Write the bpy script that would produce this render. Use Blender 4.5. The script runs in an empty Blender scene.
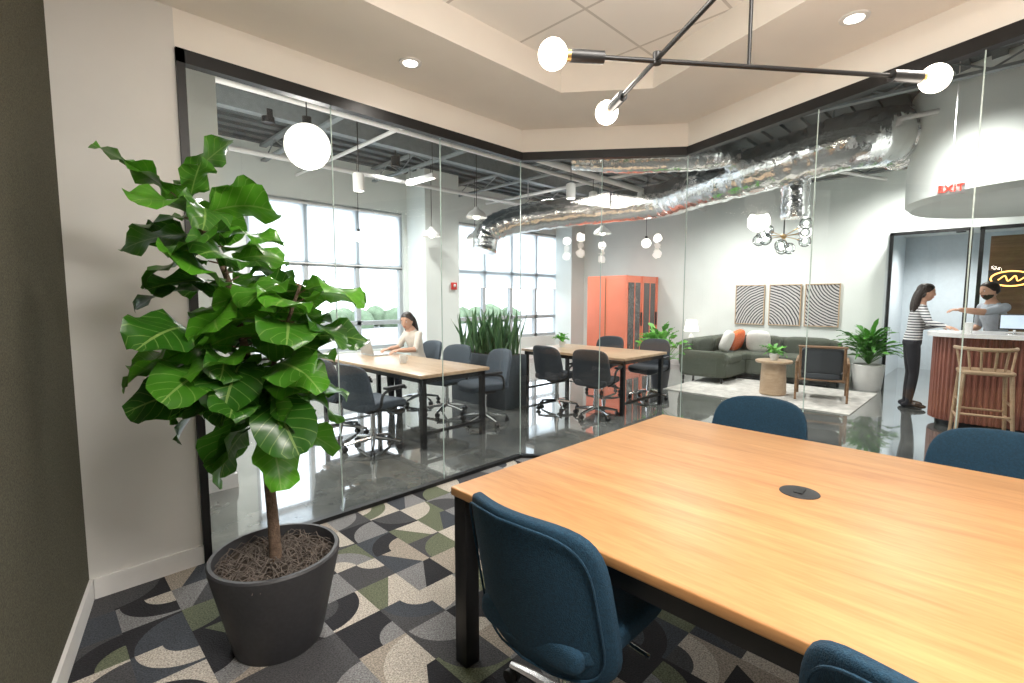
import bpy, bmesh, math, random
from mathutils import Vector, Matrix, noise, Euler
random.seed(7)
R=math.radians
scene=bpy.context.scene
# ------------------------------------------------------------------ materials
def nt_new(name):
    m=bpy.data.materials.new(name); m.use_nodes=True
    nt=m.node_tree; nt.nodes.clear()
    out=nt.nodes.new('ShaderNodeOutputMaterial')
    return m,nt,out
def L(nt,a,b): nt.links.new(a,b)
def setin(nt,sock,v):
    if hasattr(v,'links') or hasattr(v,'is_output'): nt.links.new(v,sock)
    else: sock.default_value=v
def M(nt,op,a,b=0.0,c=None):
    n=nt.nodes.new('ShaderNodeMath'); n.operation=op
    setin(nt,n.inputs[0],a); setin(nt,n.inputs[1],b)
    if c is not None: setin(nt,n.inputs[2],c)
    return n.outputs[0]
def mk(name,col,rough=.5,metal=0,var=.12,scale=15,bump=0,bscale=None,emit=0,ecol=None,coat=0,alpha=1):
    m,nt,out=nt_new(name)
    p=nt.nodes.new('ShaderNodeBsdfPrincipled'); L(nt,p.outputs[0],out.inputs[0])
    tc=nt.nodes.new('ShaderNodeTexCoord')
    nz=nt.nodes.new('ShaderNodeTexNoise'); nz.inputs['Scale'].default_value=scale; nz.inputs['Detail'].default_value=4
    L(nt,tc.outputs['Object'],nz.inputs['Vector'])
    r=nt.nodes.new('ShaderNodeValToRGB'); L(nt,nz.outputs['Fac'],r.inputs[0])
    c=Vector(col)
    r.color_ramp.elements[0].position=.3; r.color_ramp.elements[1].position=.7
    r.color_ramp.elements[0].color=(*(c*(1-var)),1); r.color_ramp.elements[1].color=(*[min(1,x*(1+var)) for x in c],1)
    L(nt,r.outputs[0],p.inputs['Base Color'])
    p.inputs['Roughness'].default_value=rough; p.inputs['Metallic'].default_value=metal
    if coat: p.inputs['Coat Weight'].default_value=coat; p.inputs['Coat Roughness'].default_value=.1
    if emit:
        p.inputs['Emission Color'].default_value=(*(ecol or col),1); p.inputs['Emission Strength'].default_value=emit
    if bump:
        b=nt.nodes.new('ShaderNodeBump'); b.inputs['Strength'].default_value=bump; b.inputs['Distance'].default_value=.02
        n2=nt.nodes.new('ShaderNodeTexNoise'); n2.inputs['Scale'].default_value=bscale or scale*4; n2.inputs['Detail'].default_value=3
        L(nt,tc.outputs['Object'],n2.inputs['Vector']); L(nt,n2.outputs['Fac'],b.inputs['Height']); L(nt,b.outputs[0],p.inputs['Normal'])
    return m
def wood(name,c1,c2,rough=.35,vec=(14,1.2,14),coat=0):
    m,nt,out=nt_new(name)
    p=nt.nodes.new('ShaderNodeBsdfPrincipled'); L(nt,p.outputs[0],out.inputs[0])
    tc=nt.nodes.new('ShaderNodeTexCoord'); mp=nt.nodes.new('ShaderNodeMapping'); mp.inputs['Scale'].default_value=vec
    L(nt,tc.outputs['Object'],mp.inputs[0])
    n1=nt.nodes.new('ShaderNodeTexNoise'); n1.inputs['Scale'].default_value=1.0; n1.inputs['Detail'].default_value=8; n1.inputs['Roughness'].default_value=.62; n1.inputs['Distortion'].default_value=.8
    L(nt,mp.outputs[0],n1.inputs['Vector'])
    n2=nt.nodes.new('ShaderNodeTexNoise'); n2.inputs['Scale'].default_value=9; n2.inputs['Detail'].default_value=5
    L(nt,mp.outputs[0],n2.inputs['Vector'])
    f=M(nt,'MULTIPLY_ADD',n2.outputs['Fac'],.35,M(nt,'MULTIPLY',n1.outputs['Fac'],.75))
    r=nt.nodes.new('ShaderNodeValToRGB'); L(nt,f,r.inputs[0])
    r.color_ramp.elements[0].position=.38; r.color_ramp.elements[1].position=.72
    r.color_ramp.elements[0].color=(*c1,1); r.color_ramp.elements[1].color=(*c2,1)
    L(nt,r.outputs[0],p.inputs['Base Color']); p.inputs['Roughness'].default_value=rough
    if coat: p.inputs['Coat Weight'].default_value=coat; p.inputs['Coat Roughness'].default_value=.3
    return m
def leafmat(name,dark,light,rough=.35,vein=(.35,.5,.15)):
    m,nt,out=nt_new(name)
    p=nt.nodes.new('ShaderNodeBsdfPrincipled'); p.inputs['Roughness'].default_value=rough
    g=nt.nodes.new('ShaderNodeNewGeometry')
    r=nt.nodes.new('ShaderNodeValToRGB'); L(nt,g.outputs['Random Per Island'],r.inputs[0])
    r.color_ramp.elements[0].color=(*dark,1); r.color_ramp.elements[1].color=(*light,1)
    uv=nt.nodes.new('ShaderNodeUVMap'); uv.uv_map='UVMap'
    sp=nt.nodes.new('ShaderNodeSeparateXYZ'); L(nt,uv.outputs[0],sp.inputs[0])
    a=M(nt,'ABSOLUTE',M(nt,'SUBTRACT',sp.outputs[0],.5))
    mid=M(nt,'LESS_THAN',a,.022)
    st=M(nt,'FRACT',M(nt,'MULTIPLY',M(nt,'SUBTRACT',sp.outputs[1],M(nt,'MULTIPLY',a,.45)),8.0))
    lat=M(nt,'MULTIPLY',M(nt,'LESS_THAN',st,.09),.6)
    fac=M(nt,'MULTIPLY',M(nt,'MAXIMUM',mid,lat),.5)
    mx=nt.nodes.new('ShaderNodeMixRGB'); L(nt,fac,mx.inputs[0]); L(nt,r.outputs[0],mx.inputs[1]); mx.inputs[2].default_value=(*vein,1)
    L(nt,mx.outputs[0],p.inputs['Base Color'])
    tr=nt.nodes.new('ShaderNodeBsdfTranslucent'); L(nt,mx.outputs[0],tr.inputs[0])
    ms=nt.nodes.new('ShaderNodeMixShader'); ms.inputs[0].default_value=.25
    L(nt,p.outputs[0],ms.inputs[1]); L(nt,tr.outputs[0],ms.inputs[2]); L(nt,ms.outputs[0],out.inputs[0])
    return m
def glassmat(name,tint=(.97,.985,.98),mult=1.25,ior=1.45):
    m,nt,out=nt_new(name)
    t=nt.nodes.new('ShaderNodeBsdfTransparent'); t.inputs[0].default_value=(*tint,1)
    g=nt.nodes.new('ShaderNodeBsdfGlossy'); g.inputs['Roughness'].default_value=.01
    f=nt.nodes.new('ShaderNodeFresnel'); f.inputs[0].default_value=ior
    ms=nt.nodes.new('ShaderNodeMixShader'); L(nt,M(nt,'MULTIPLY',f.outputs[0],mult),ms.inputs[0])
    L(nt,t.outputs[0],ms.inputs[1]); L(nt,g.outputs[0],ms.inputs[2]); L(nt,ms.outputs[0],out.inputs[0])
    return m
def carpetmat():
    m,nt,out=nt_new('carpet_patchwork')
    p=nt.nodes.new('ShaderNodeBsdfPrincipled'); L(nt,p.outputs[0],out.inputs[0]); p.inputs['Roughness'].default_value=.95
    g=nt.nodes.new('ShaderNodeNewGeometry')
    sp=nt.nodes.new('ShaderNodeSeparateXYZ'); L(nt,g.outputs['Position'],sp.inputs[0])
    S=1/.225
    x=M(nt,'MULTIPLY',sp.outputs[0],S); y=M(nt,'MULTIPLY',sp.outputs[1],S)
    cx=M(nt,'FLOOR',x); cy=M(nt,'FLOOR',y); fx=M(nt,'FRACT',x); fy=M(nt,'FRACT',y)
    def wn(a,b,c):
        cb=nt.nodes.new('ShaderNodeCombineXYZ'); setin(nt,cb.inputs[0],a); setin(nt,cb.inputs[1],b); setin(nt,cb.inputs[2],c)
        w=nt.nodes.new('ShaderNodeTexWhiteNoise'); w.noise_dimensions='3D'; L(nt,cb.outputs[0],w.inputs['Vector']); return w.outputs['Value']
    r1=M(nt,'GREATER_THAN',wn(cx,cy,1.3),.5); r2=M(nt,'GREATER_THAN',wn(cx,cy,7.7),.5)
    fx=M(nt,'ABSOLUTE',M(nt,'SUBTRACT',fx,r1)); fy=M(nt,'ABSOLUTE',M(nt,'SUBTRACT',fy,r2))
    d=M(nt,'SQRT',M(nt,'ADD',M(nt,'MULTIPLY',fx,fx),M(nt,'MULTIPLY',fy,fy)))
    kind=wn(cx,cy,3.9)
    arc=M(nt,'GREATER_THAN',d,.93); arc2=M(nt,'MULTIPLY',M(nt,'GREATER_THAN',d,.5),M(nt,'GREATER_THAN',kind,.55))
    diag=M(nt,'GREATER_THAN',M(nt,'ADD',fx,M(nt,'MULTIPLY',fy,.6)),.8)
    band=M(nt,'ADD',arc,arc2)
    usediag=M(nt,'LESS_THAN',kind,.28)
    mixb=nt.nodes.new('ShaderNodeMix'); mixb.data_type='FLOAT'
    L(nt,usediag,mixb.inputs[0]); L(nt,band,mixb.inputs[2]); L(nt,diag,mixb.inputs[3])
    v=wn(M(nt,'ADD',cx,.5),M(nt,'ADD',cy,.5),M(nt,'ADD',mixb.outputs[0],.25))
    ramp=nt.nodes.new('ShaderNodeValToRGB'); ramp.color_ramp.interpolation='CONSTANT'; L(nt,v,ramp.inputs[0])
    cols=[(0,(.014,.014,.018)),(.2,(.055,.055,.06)),(.36,(.20,.20,.205)),(.55,(.46,.42,.37)),(.71,(.12,.135,.085)),(.82,(.045,.052,.065)),(.9,(.32,.28,.235))]
    e=ramp.color_ramp.elements
    e[0].position=0; e[0].color=(*cols[0][1],1); e[1].position=cols[1][0]; e[1].color=(*cols[1][1],1)
    for q,c in cols[2:]:
        n=e.new(q); n.color=(*c,1)
    nz=nt.nodes.new('ShaderNodeTexNoise'); nz.inputs['Scale'].default_value=150; L(nt,g.outputs['Position'],nz.inputs['Vector'])
    k=M(nt,'MULTIPLY_ADD',nz.outputs['Fac'],2.4,-.2)
    mu=nt.nodes.new('ShaderNodeVectorMath'); mu.operation='SCALE'; L(nt,ramp.outputs[0],mu.inputs[0]); L(nt,k,mu.inputs['Scale'])
    L(nt,mu.outputs[0],p.inputs['Base Color'])
    b=nt.nodes.new('ShaderNodeBump'); b.inputs['Strength'].default_value=.6; b.inputs['Distance'].default_value=.01
    L(nt,nz.outputs['Fac'],b.inputs['Height']); L(nt,b.outputs[0],p.inputs['Normal'])
    return m
def tilemat():
    m,nt,out=nt_new('ceiling_tile')
    p=nt.nodes.new('ShaderNodeBsdfPrincipled'); L(nt,p.outputs[0],out.inputs[0]); p.inputs['Roughness'].default_value=.9
    g=nt.nodes.new('ShaderNodeNewGeometry'); sp=nt.nodes.new('ShaderNodeSeparateXYZ'); L(nt,g.outputs['Position'],sp.inputs[0])
    gx=M(nt,'LESS_THAN',M(nt,'FRACT',M(nt,'DIVIDE',sp.outputs[0],.61)),.03); gy=M(nt,'LESS_THAN',M(nt,'FRACT',M(nt,'DIVIDE',sp.outputs[1],.61)),.03)
    mx=nt.nodes.new('ShaderNodeMixRGB'); L(nt,M(nt,'MAXIMUM',gx,gy),mx.inputs[0]); mx.inputs[1].default_value=(.88,.86,.83,1); mx.inputs[2].default_value=(.6,.58,.55,1)
    L(nt,mx.outputs[0],p.inputs['Base Color']); return m
def concretemat():
    m,nt,out=nt_new('polished_concrete')
    p=nt.nodes.new('ShaderNodeBsdfPrincipled'); L(nt,p.outputs[0],out.inputs[0])
    g=nt.nodes.new('ShaderNodeNewGeometry')
    n1=nt.nodes.new('ShaderNodeTexNoise'); n1.inputs['Scale'].default_value=1.3; n1.inputs['Detail'].default_value=9; n1.inputs['Roughness'].default_value=.7
    L(nt,g.outputs['Position'],n1.inputs['Vector'])
    r=nt.nodes.new('ShaderNodeValToRGB'); L(nt,n1.outputs['Fac'],r.inputs[0])
    r.color_ramp.elements[0].position=.33; r.color_ramp.elements[1].position=.67
    r.color_ramp.elements[0].color=(.075,.082,.08,1); r.color_ramp.elements[1].color=(.21,.215,.20,1)
    L(nt,r.outputs[0],p.inputs['Base Color'])
    L(nt,M(nt,'MULTIPLY_ADD',n1.outputs['Fac'],.12,.03),p.inputs['Roughness'])
    p.inputs['Coat Weight'].default_value=1; p.inputs['Coat Roughness'].default_value=.03; p.inputs['Coat IOR'].default_value=1.7
    return m
def artmat(name,off,sc):
    m,nt,out=nt_new(name)
    p=nt.nodes.new('ShaderNodeBsdfPrincipled'); L(nt,p.outputs[0],out.inputs[0]); p.inputs['Roughness'].default_value=.8
    tc=nt.nodes.new('ShaderNodeTexCoord'); mp=nt.nodes.new('ShaderNodeMapping'); mp.inputs['Location'].default_value=off
    L(nt,tc.outputs['Object'],mp.inputs[0])
    w=nt.nodes.new('ShaderNodeTexWave'); w.wave_type='RINGS'; w.rings_direction='X'; w.inputs['Scale'].default_value=sc; w.inputs['Distortion'].default_value=2.5; w.inputs['Detail'].default_value=1; w.inputs['Detail Scale'].default_value=.8
    L(nt,mp.outputs[0],w.inputs['Vector'])
    r=nt.nodes.new('ShaderNodeValToRGB'); r.color_ramp.interpolation='CONSTANT'; L(nt,w.outputs['Fac'],r.inputs[0])
    r.color_ramp.elements[0].color=(.04,.04,.045,1); r.color_ramp.elements[1].position=.42; r.color_ramp.elements[1].color=(.55,.54,.53,1)
    L(nt,r.outputs[0],p.inputs['Base Color']); return m
def stripemat(name,c1,c2,freq):
    m,nt,out=nt_new(name)
    p=nt.nodes.new('ShaderNodeBsdfPrincipled'); L(nt,p.outputs[0],out.inputs[0]); p.inputs['Roughness'].default_value=.85
    tc=nt.nodes.new('ShaderNodeTexCoord'); sp=nt.nodes.new('ShaderNodeSeparateXYZ'); L(nt,tc.outputs['Object'],sp.inputs[0])
    f=M(nt,'LESS_THAN',M(nt,'FRACT',M(nt,'MULTIPLY',sp.outputs[2],freq)),.42)
    mx=nt.nodes.new('ShaderNodeMixRGB'); L(nt,f,mx.inputs[0]); mx.inputs[1].default_value=(*c1,1); mx.inputs[2].default_value=(*c2,1)
    L(nt,mx.outputs[0],p.inputs['Base Color']); return m

m_wall=mk('paint_warm_white',(.71,.70,.68),.85,var=.03,scale=3)
m_white=mk('paint_white',(.76,.80,.77),.8,var=.03,scale=2)
m_ceil=mk('paint_cream',(.88,.835,.775),.85,var=.02,scale=3)
m_dark=mk('fabric_dark_green',(.075,.07,.045),.95,var=.5,scale=160,bump=.5,bscale=220)
m_trim=mk('trim_white',(.76,.75,.74),.5,var=.02)
m_mull=mk('window_mullion_grey',(.42,.45,.47),.5,var=.05)
m_black=mk('black_metal',(.012,.012,.013),.4,.2,var=.2)
m_blackp=mk('black_plastic',(.02,.02,.022),.5,var=.2)
m_chrome=mk('chrome',(.75,.75,.76),.15,1,var=.05)
m_foil=mk('foil_duct_skin',(.93,.94,.95),.18,1,var=.06,scale=10,bump=1,bscale=7)
m_pipe=mk('galvanised_pipe',(.55,.57,.58),.4,.6,var=.1)
m_oak=wood('oak_table_top',(.46,.215,.08),(.64,.35,.145),.42,(9,.9,9))
m_oakl=wood('light_oak',(.38,.25,.15),(.56,.41,.27),.35)
m_walnut=wood('brown_wood',(.16,.08,.035),(.3,.17,.08),.4)
m_teal=mk('navy_teal_fabric',(.008,.042,.080),.9,var=.25,scale=120,bump=.3,bscale=260)
m_blackf=mk('black_upholstery',(.030,.036,.045),.6,var=.2,scale=60)
m_greyf=mk('blue_grey_upholstery',(.06,.078,.10),.75,var=.2,scale=60)
m_green=mk('sofa_olive_fabric',(.085,.095,.072),.9,var=.25,scale=80,bump=.2)
m_orange=mk('orange_fabric',(.8,.17,.05),.85,var=.12,scale=40)
m_cushw=mk('white_fabric',(.8,.78,.74),.9,var=.05)
m_booth=mk('coral_laminate',(.74,.20,.115),.5,var=.06,scale=3)
m_darkgl=mk('dark_glass',(.05,.045,.045),.08,var=.1,coat=.5)
m_pot=mk('charcoal_pot',(.038,.038,.043),.55,var=.12,scale=60)
m_potw=mk('white_ceramic',(.75,.75,.73),.35,var=.03)
m_slate=mk('slate_planter',(.035,.045,.055),.55,var=.15)
m_soil=mk('soil',(.05,.035,.025),1,var=.5,scale=60,bump=1)
m_moss=mk('dry_moss',(.15,.125,.11),.95,var=.4,scale=30)
m_bark=mk('bark',(.15,.10,.07),.9,var=.35,scale=40,bump=.6)
m_leaf=leafmat('fiddle_leaf',(.022,.10,.009),(.10,.34,.022),.28)
m_leaf2=leafmat('bright_leaf',(.04,.22,.015),(.16,.52,.05),.5)
m_snake=leafmat('snake_leaf',(.04,.11,.045),(.13,.25,.10),.45,(.1,.2,.1))
m_fern=leafmat('fern_leaf',(.03,.15,.02),(.10,.36,.04),.5)
m_glass=glassmat('partition_glass')
m_wglass=glassmat('window_glass',(.98,.99,1),.8,1.4)
m_seam=mk('glass_edge',(.45,.56,.53),.2,var=.05)
m_bulb=mk('bulb_glow',(1,.9,.78),.3,emit=9,ecol=(1,.9,.76),var=.01)
m_globe=mk('opal_globe',(1,.97,.9),.3,emit=1.6,ecol=(1,.96,.88),var=.01)
m_led=mk('led_white',(1,.95,.88),.3,emit=5,ecol=(1,.95,.88),var=.01)
m_brass=mk('brass',(.6,.38,.15),.3,1,var=.1)
m_conc=concretemat(); m_carpet=carpetmat(); m_tile=tilemat()
m_deck=mk('roof_deck',(.075,.092,.10),.7,var=.15,scale=4)
m_beam=mk('painted_steel',(.22,.25,.26),.6,var=.1)
m_rug=mk('rug_cream',(.55,.53,.49),.95,var=.2,scale=8,bump=.4)
m_skin=mk('skin',(.62,.36,.25),.5,var=.06); m_hair=mk('dark_hair',(.025,.014,.01),.45,var=.4,scale=60)
m_stripe=stripemat('striped_shirt',(.75,.75,.74),(.04,.04,.06),28)
m_jeans=mk('black_trousers',(.015,.015,.02),.8,var=.2); m_shirt=mk('light_shirt',(.5,.55,.62),.8,var=.1)
m_cream=mk('cream_top',(.75,.68,.6),.8,var=.08); m_shoe=mk('shoe_leather',(.02,.015,.012),.4,var=.2)
m_eye=mk('eye_white',(.8,.8,.8),.2,var=.02); m_lip=mk('lip',(.5,.16,.13),.5,var=.1)
m_barw=wood('bar_reddish_wood',(.17,.058,.042),(.30,.115,.08),.45,(10,10,1))
m_top=mk('white_quartz',(.82,.82,.82),.2,var=.04)
m_red=mk('exit_red',(1,.05,.03),.5,emit=3,ecol=(1,.04,.02),var=.01)
m_gold=mk('gold_neon',(1,.55,.15),.5,emit=3,ecol=(1,.5,.12),var=.01)
m_screen=mk('screen',(.5,.6,.7),.2,emit=.5,ecol=(.5,.6,.75),var=.2,scale=4)
m_asph=mk('asphalt',(.35,.35,.35),.9,var=.1,scale=1)
m_tree=mk('hedge_foliage',(.15,.21,.13),.9,var=.3,scale=3)
m_carp=mk('car_paint',(.2,.25,.3),.3,.3,var=.1)
m_sky=mk('hall_blue_white',(.70,.77,.82),.8,var=.03)
def shademat():
    m,nt,out=nt_new('roller_shade')
    t=nt.nodes.new('ShaderNodeBsdfTranslucent'); t.inputs[0].default_value=(.78,.82,.84,1)
    d=nt.nodes.new('ShaderNodeBsdfTransparent'); d.inputs[0].default_value=(.7,.74,.77,1)
    n=nt.nodes.new('ShaderNodeTexNoise'); n.inputs['Scale'].default_value=4
    ms=nt.nodes.new('ShaderNodeMixShader'); L(nt,M(nt,'MULTIPLY_ADD',n.outputs['Fac'],.1,.12),ms.inputs[0]); L(nt,t.outputs[0],ms.inputs[1]); L(nt,d.outputs[0],ms.inputs[2]); L(nt,ms.outputs[0],out.inputs[0]); return m
m_shade=shademat()
# ------------------------------------------------------------------ mesh builder
def smooth(pts,n=8):
    P=[Vector(p) for p in pts]; P=[2*P[0]-P[1]]+P+[2*P[-1]-P[-2]]; out=[]
    for i in range(1,len(P)-2):
        for k in range(n):
            t=k/n; a,b,c,d=P[i-1:i+3]
            out.append(.5*((2*b)+(c-a)*t+(2*a-5*b+4*c-d)*t*t+(3*b-a-3*c+d)*t**3))
    out.append(P[-2]); return out
class MB:
    def __init__(s,name):
        s.name=name; s.bm=bmesh.new(); s.uv=s.bm.loops.layers.uv.new('UVMap'); s.mats=[]
    def mi(s,m):
        if m not in s.mats: s.mats.append(m)
        return s.mats.index(m)
    def put(s,b,mat,fix=True):
        if fix: bmesh.ops.recalc_face_normals(b,faces=b.faces)
        me=bpy.data.meshes.new('t'); b.to_mesh(me); b.free()
        n=len(s.bm.faces); s.bm.from_mesh(me); bpy.data.meshes.remove(me); s.bm.faces.ensure_lookup_table()
        for f in s.bm.faces[n:]:
            f.material_index=s.mi(mat(f.calc_center_median()) if callable(mat) else mat); f.smooth=True
    def box(s,c,size,mat,rot=(0,0,0),bev=0,seg=2):
        b=bmesh.new(); bmesh.ops.create_cube(b,size=1)
        bmesh.ops.scale(b,vec=size,verts=b.verts)
        if bev: bmesh.ops.bevel(b,geom=b.edges[:],offset=bev,segments=seg,affect='EDGES',profile=.5)
        b.transform(Matrix.Translation(c)@Euler(rot).to_matrix().to_4x4()); s.put(b,mat)
    def sup(s,c,size,mat,n=6,cuts=8,rot=(0,0,0),fn=None):
        b=bmesh.new(); bmesh.ops.create_cube(b,size=2); bmesh.ops.subdivide_edges(b,edges=b.edges[:],cuts=cuts,use_grid_fill=True)
        Mx=Matrix.Translation(c)@Euler(rot).to_matrix().to_4x4()
        for v in b.verts:
            p=v.co; k=(abs(p.x)**n+abs(p.y)**n+abs(p.z)**n)**(-1/n); p=p*k
            p=Mx@Vector((p.x*size[0]/2,p.y*size[1]/2,p.z*size[2]/2)); v.co=fn(p) if fn else p
        s.put(b,mat)
    def tube(s,pts,rs,mat,seg=10,caps=True):
        P=[Vector(p) for p in pts]; n=len(P)
        if not hasattr(rs,'__len__'): rs=[rs]*n
        b=bmesh.new(); rings=[]; T=[(P[min(i+1,n-1)]-P[max(i-1,0)]).normalized() for i in range(n)]
        u=T[0].orthogonal().normalized()
        for i in range(n):
            u=(u-T[i]*u.dot(T[i])).normalized(); w=T[i].cross(u)
            rings.append([b.verts.new(P[i]+(u*math.cos(a)+w*math.sin(a))*rs[i]) for a in [2*math.pi*k/seg for k in range(seg)]])
        for i in range(n-1):
            for k in range(seg): b.faces.new((rings[i][k],rings[i][(k+1)%seg],rings[i+1][(k+1)%seg],rings[i+1][k]))
        if caps: b.faces.new(rings[0][::-1]); b.faces.new(rings[-1])
        s.put(b,mat)
    def cyl(s,p0,p1,r,mat,r1=None,seg=20): s.tube([p0,p1],[r,r if r1 is None else r1],mat,seg)
    def ball(s,c,r,mat,seg=16,rot=(0,0,0)):
        b=bmesh.new(); bmesh.ops.create_uvsphere(b,u_segments=seg,v_segments=max(6,seg*3//4),radius=1)
        rr=r if hasattr(r,'__len__') else (r,r,r)
        b.transform(Matrix.Translation(c)@Euler(rot).to_matrix().to_4x4()@Matrix.Diagonal((*rr,1))); s.put(b,mat)
    def lathe(s,prof,c,mat,seg=40):
        b=bmesh.new(); c=Vector(c); rings=[]
        for r,z in prof:
            if r<1e-5: rings.append([b.verts.new(c+Vector((0,0,z)))])
            else: rings.append([b.verts.new(c+Vector((r*math.cos(2*math.pi*k/seg),r*math.sin(2*math.pi*k/seg),z))) for k in range(seg)])
        for a,d in zip(rings,rings[1:]):
            for k in range(seg):
                q=(k+1)%seg
                if len(a)==1 and len(d)==1: continue
                if len(a)==1: b.faces.new((a[0],d[k],d[q]))
                elif len(d)==1: b.faces.new((a[k],a[q],d[0]))
                else: b.faces.new((a[k],a[q],d[q],d[k]))
        s.put(b,mat)
    def prism(s,poly,z0,z1,mat):
        b=bmesh.new(); lo=[b.verts.new((x,y,z0)) for x,y in poly]; hi=[b.verts.new((x,y,z1)) for x,y in poly]
        b.faces.new(lo[::-1]); b.faces.new(hi); n=len(poly)
        for i in range(n): b.faces.new((lo[i],lo[(i+1)%n],hi[(i+1)%n],hi[i]))
        s.put(b,mat)
    def quad(s,pts,mat):
        b=bmesh.new(); b.faces.new([b.verts.new(p) for p in pts]); s.put(b,mat,False)
    def mesh(s,me,fn):
        n=len(s.bm.faces); s.bm.from_mesh(me); s.bm.faces.ensure_lookup_table()
        for f in s.bm.faces[n:]: f.material_index=s.mi(fn(f.calc_center_median())); f.smooth=True
    def leaf(s,base,d,Ln,W,mat,droop=.6,fold=.25,prof='fiddle',nu=8,nv=4,wave=.02,roll=0):
        d=Vector(d).normalized(); side=d.cross(Vector((0,0,1)))
        if side.length<.05: side=d.cross(Vector((math.cos(roll*7),math.sin(roll*7),0)))
        side.normalize(); nn=side.cross(d).normalized()
        if roll:
            q=Matrix.Rotation(roll,3,d); side=q@side; nn=q@nn
        i=s.mi(mat); pos=Vector(base); rows=[]; ph=random.random()*6
        for k in range(nu+1):
            t=k/nu; a=droop*t; dv=d*math.cos(a)-nn*math.sin(a); no=nn*math.cos(a)+d*math.sin(a)
            if k: pos=pos+dv*(Ln/nu)
            if prof=='fiddle': w=(math.sin(math.pi*min(1,t*.97+.015))**.5)*(.58+.5*t)
            elif prof=='blade': w=min(1,.6+t*1.2)*(1-t**4)+.02
            else: w=math.sin(math.pi*min(1,t*.96+.03))**.8
            w*=W/2; row=[]
            for j in range(nv+1):
                q=j/nv*2-1
                row.append((s.bm.verts.new(pos+side*w*q+no*(fold*w*abs(q)+wave*math.sin(t*13+ph+(2 if q>0 else 0))*abs(q)**2)),(j/nv,t)))
            rows.append(row)
        for a,b2 in zip(rows,rows[1:]):
            for j in range(nv):
                qd=[a[j],a[j+1],b2[j+1],b2[j]]
                f=s.bm.faces.new([x[0] for x in qd]); f.material_index=i; f.smooth=True
                for lp,x in zip(f.loops,qd): lp[s.uv].uv=x[1]
    def done(s,loc=(0,0,0),rz=0,sc=1):
        me=bpy.data.meshes.new(s.name); s.bm.to_mesh(me); s.bm.free()
        for m in s.mats: me.materials.append(m)
        me.set_sharp_from_angle(angle=R(38))
        o=bpy.data.objects.new(s.name,me); scene.collection.objects.link(o)
        o.location=loc; o.rotation_euler=(0,0,rz); o.scale=(sc,sc,sc); return o
def seg_box(name_or_mb,p0,p1,z0,z1,th,mat,off=0):
    mb=name_or_mb if isinstance(name_or_mb,MB) else MB(name_or_mb)
    a=Vector(p0);b=Vector(p1); d=(b-a).normalized(); n=Vector((-d.y,d.x))
    a0=a+n*off; b0=b+n*off; a1=a0+n*th; b1=b0+n*th
    mb.prism([tuple(a0),tuple(b0),tuple(b1),tuple(a1)],z0,z1,mat)
    return mb
# ------------------------------------------------------------------ room shell
P=[(.15,3.12),(3.24,3.12),(4.13,1.99),(3.27,-.35),(3.27,-1.7),(-.86,-1.7)]
def inset(P,dist):
    n=len(P); out=[]
    for i in range(n):
        a,b,c=Vector(P[i-1]),Vector(P[i]),Vector(P[(i+1)%n])
        d1=(b-a).normalized(); d2=(c-b).normalized(); n1=Vector((d1.y,-d1.x)); n2=Vector((d2.y,-d2.x))
        A=a+n1*dist; C=b+n2*dist; cr=d1.x*d2.y-d1.y*d2.x
        t=((C-A).x*d2.y-(C-A).y*d2.x)/cr; out.append(tuple(A+d1*t))
    return out
T=inset(P,.75); Zc=3.0
mb=MB('floor'); mb.prism([(-3,-5),(14,-5),(14,8.31),(-3,8.31)],-.1,0,m_conc); mb.done()
mb=MB('floor_carpet'); mb.prism(P,0.0,.006,m_carpet); mb.done()
mb=MB('ceiling')
for i in range(len(P)):
    j=(i+1)%len(P)
    mb.quad([(*P[i],Zc),(*P[j],Zc),(*T[j],Zc),(*T[i],Zc)],m_ceil)
    mb.quad([(*T[i],Zc),(*T[j],Zc),(*T[j],Zc+.2),(*T[i],Zc+.2)],m_ceil)
mb.quad([(x,y,Zc+.2) for x,y in T],m_tile)
mb.prism(P,Zc+.205,Zc+.24,m_white)
mb.done()
seg_box('wall_left',P[5],P[0],0,Zc+.2,.12,m_dark).done()
mb=MB('wall_front'); seg_box(mb,P[0],(.64,3.12),0,Zc+.2,.13,m_wall); seg_box(mb,(.64,3.12),P[1],2.80,Zc+.2,.13,m_ceil)
seg_box(mb,P[1],P[2],2.80,Zc+.2,.13,m_ceil); seg_box(mb,P[2],P[3],2.80,Zc+.2,.13,m_ceil); mb.done()
seg_box('wall_right',P[3],P[4],0,Zc+.2,.12,m_wall).done()
seg_box('wall_back',P[4],P[5],0,Zc+.2,.12,m_wall).done()
seg_box('baseboard_left',P[5],P[0],.006,.11,-.015,m_trim).done()
seg_box('baseboard_front',(.165,3.12),(.64,3.12),.006,.11,-.015,m_trim).done()
mb=MB('trim_glass_partition_frame')
G=[(.64,3.12),P[1],P[2],P[3]]
for a,b in zip(G,G[1:]):
    seg_box(mb,a,b,2.73,2.80,.06,m_black,-.02); seg_box(mb,a,b,.006,.035,.05,m_black,-.01)
seg_box(mb,(.64,3.12),(.68,3.12),.006,2.8,.06,m_black,-.02)
mb.done()
mb=MB('glass_partition')
for a,b in zip(G,G[1:]):
    a=Vector(a);b=Vector(b);d=(b-a).normalized();n=Vector((-d.y,d.x))*.015
    mb.quad([(a.x+n.x,a.y+n.y,.03),(b.x+n.x,b.y+n.y,.03),(b.x+n.x,b.y+n.y,2.74),(a.x+n.x,a.y+n.y,2.74)],m_glass)
def seam(p): mb.box((p[0],p[1],1.38),(.006,.006,2.7),m_seam)
for A in (1.48,2.35): seam((A,3.135))
seam((3.24,3.13)); seam((4.14,1.99)); seam((3.70,2.57))
dg=(Vector(P[3])-Vector(P[2])).normalized()
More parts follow.
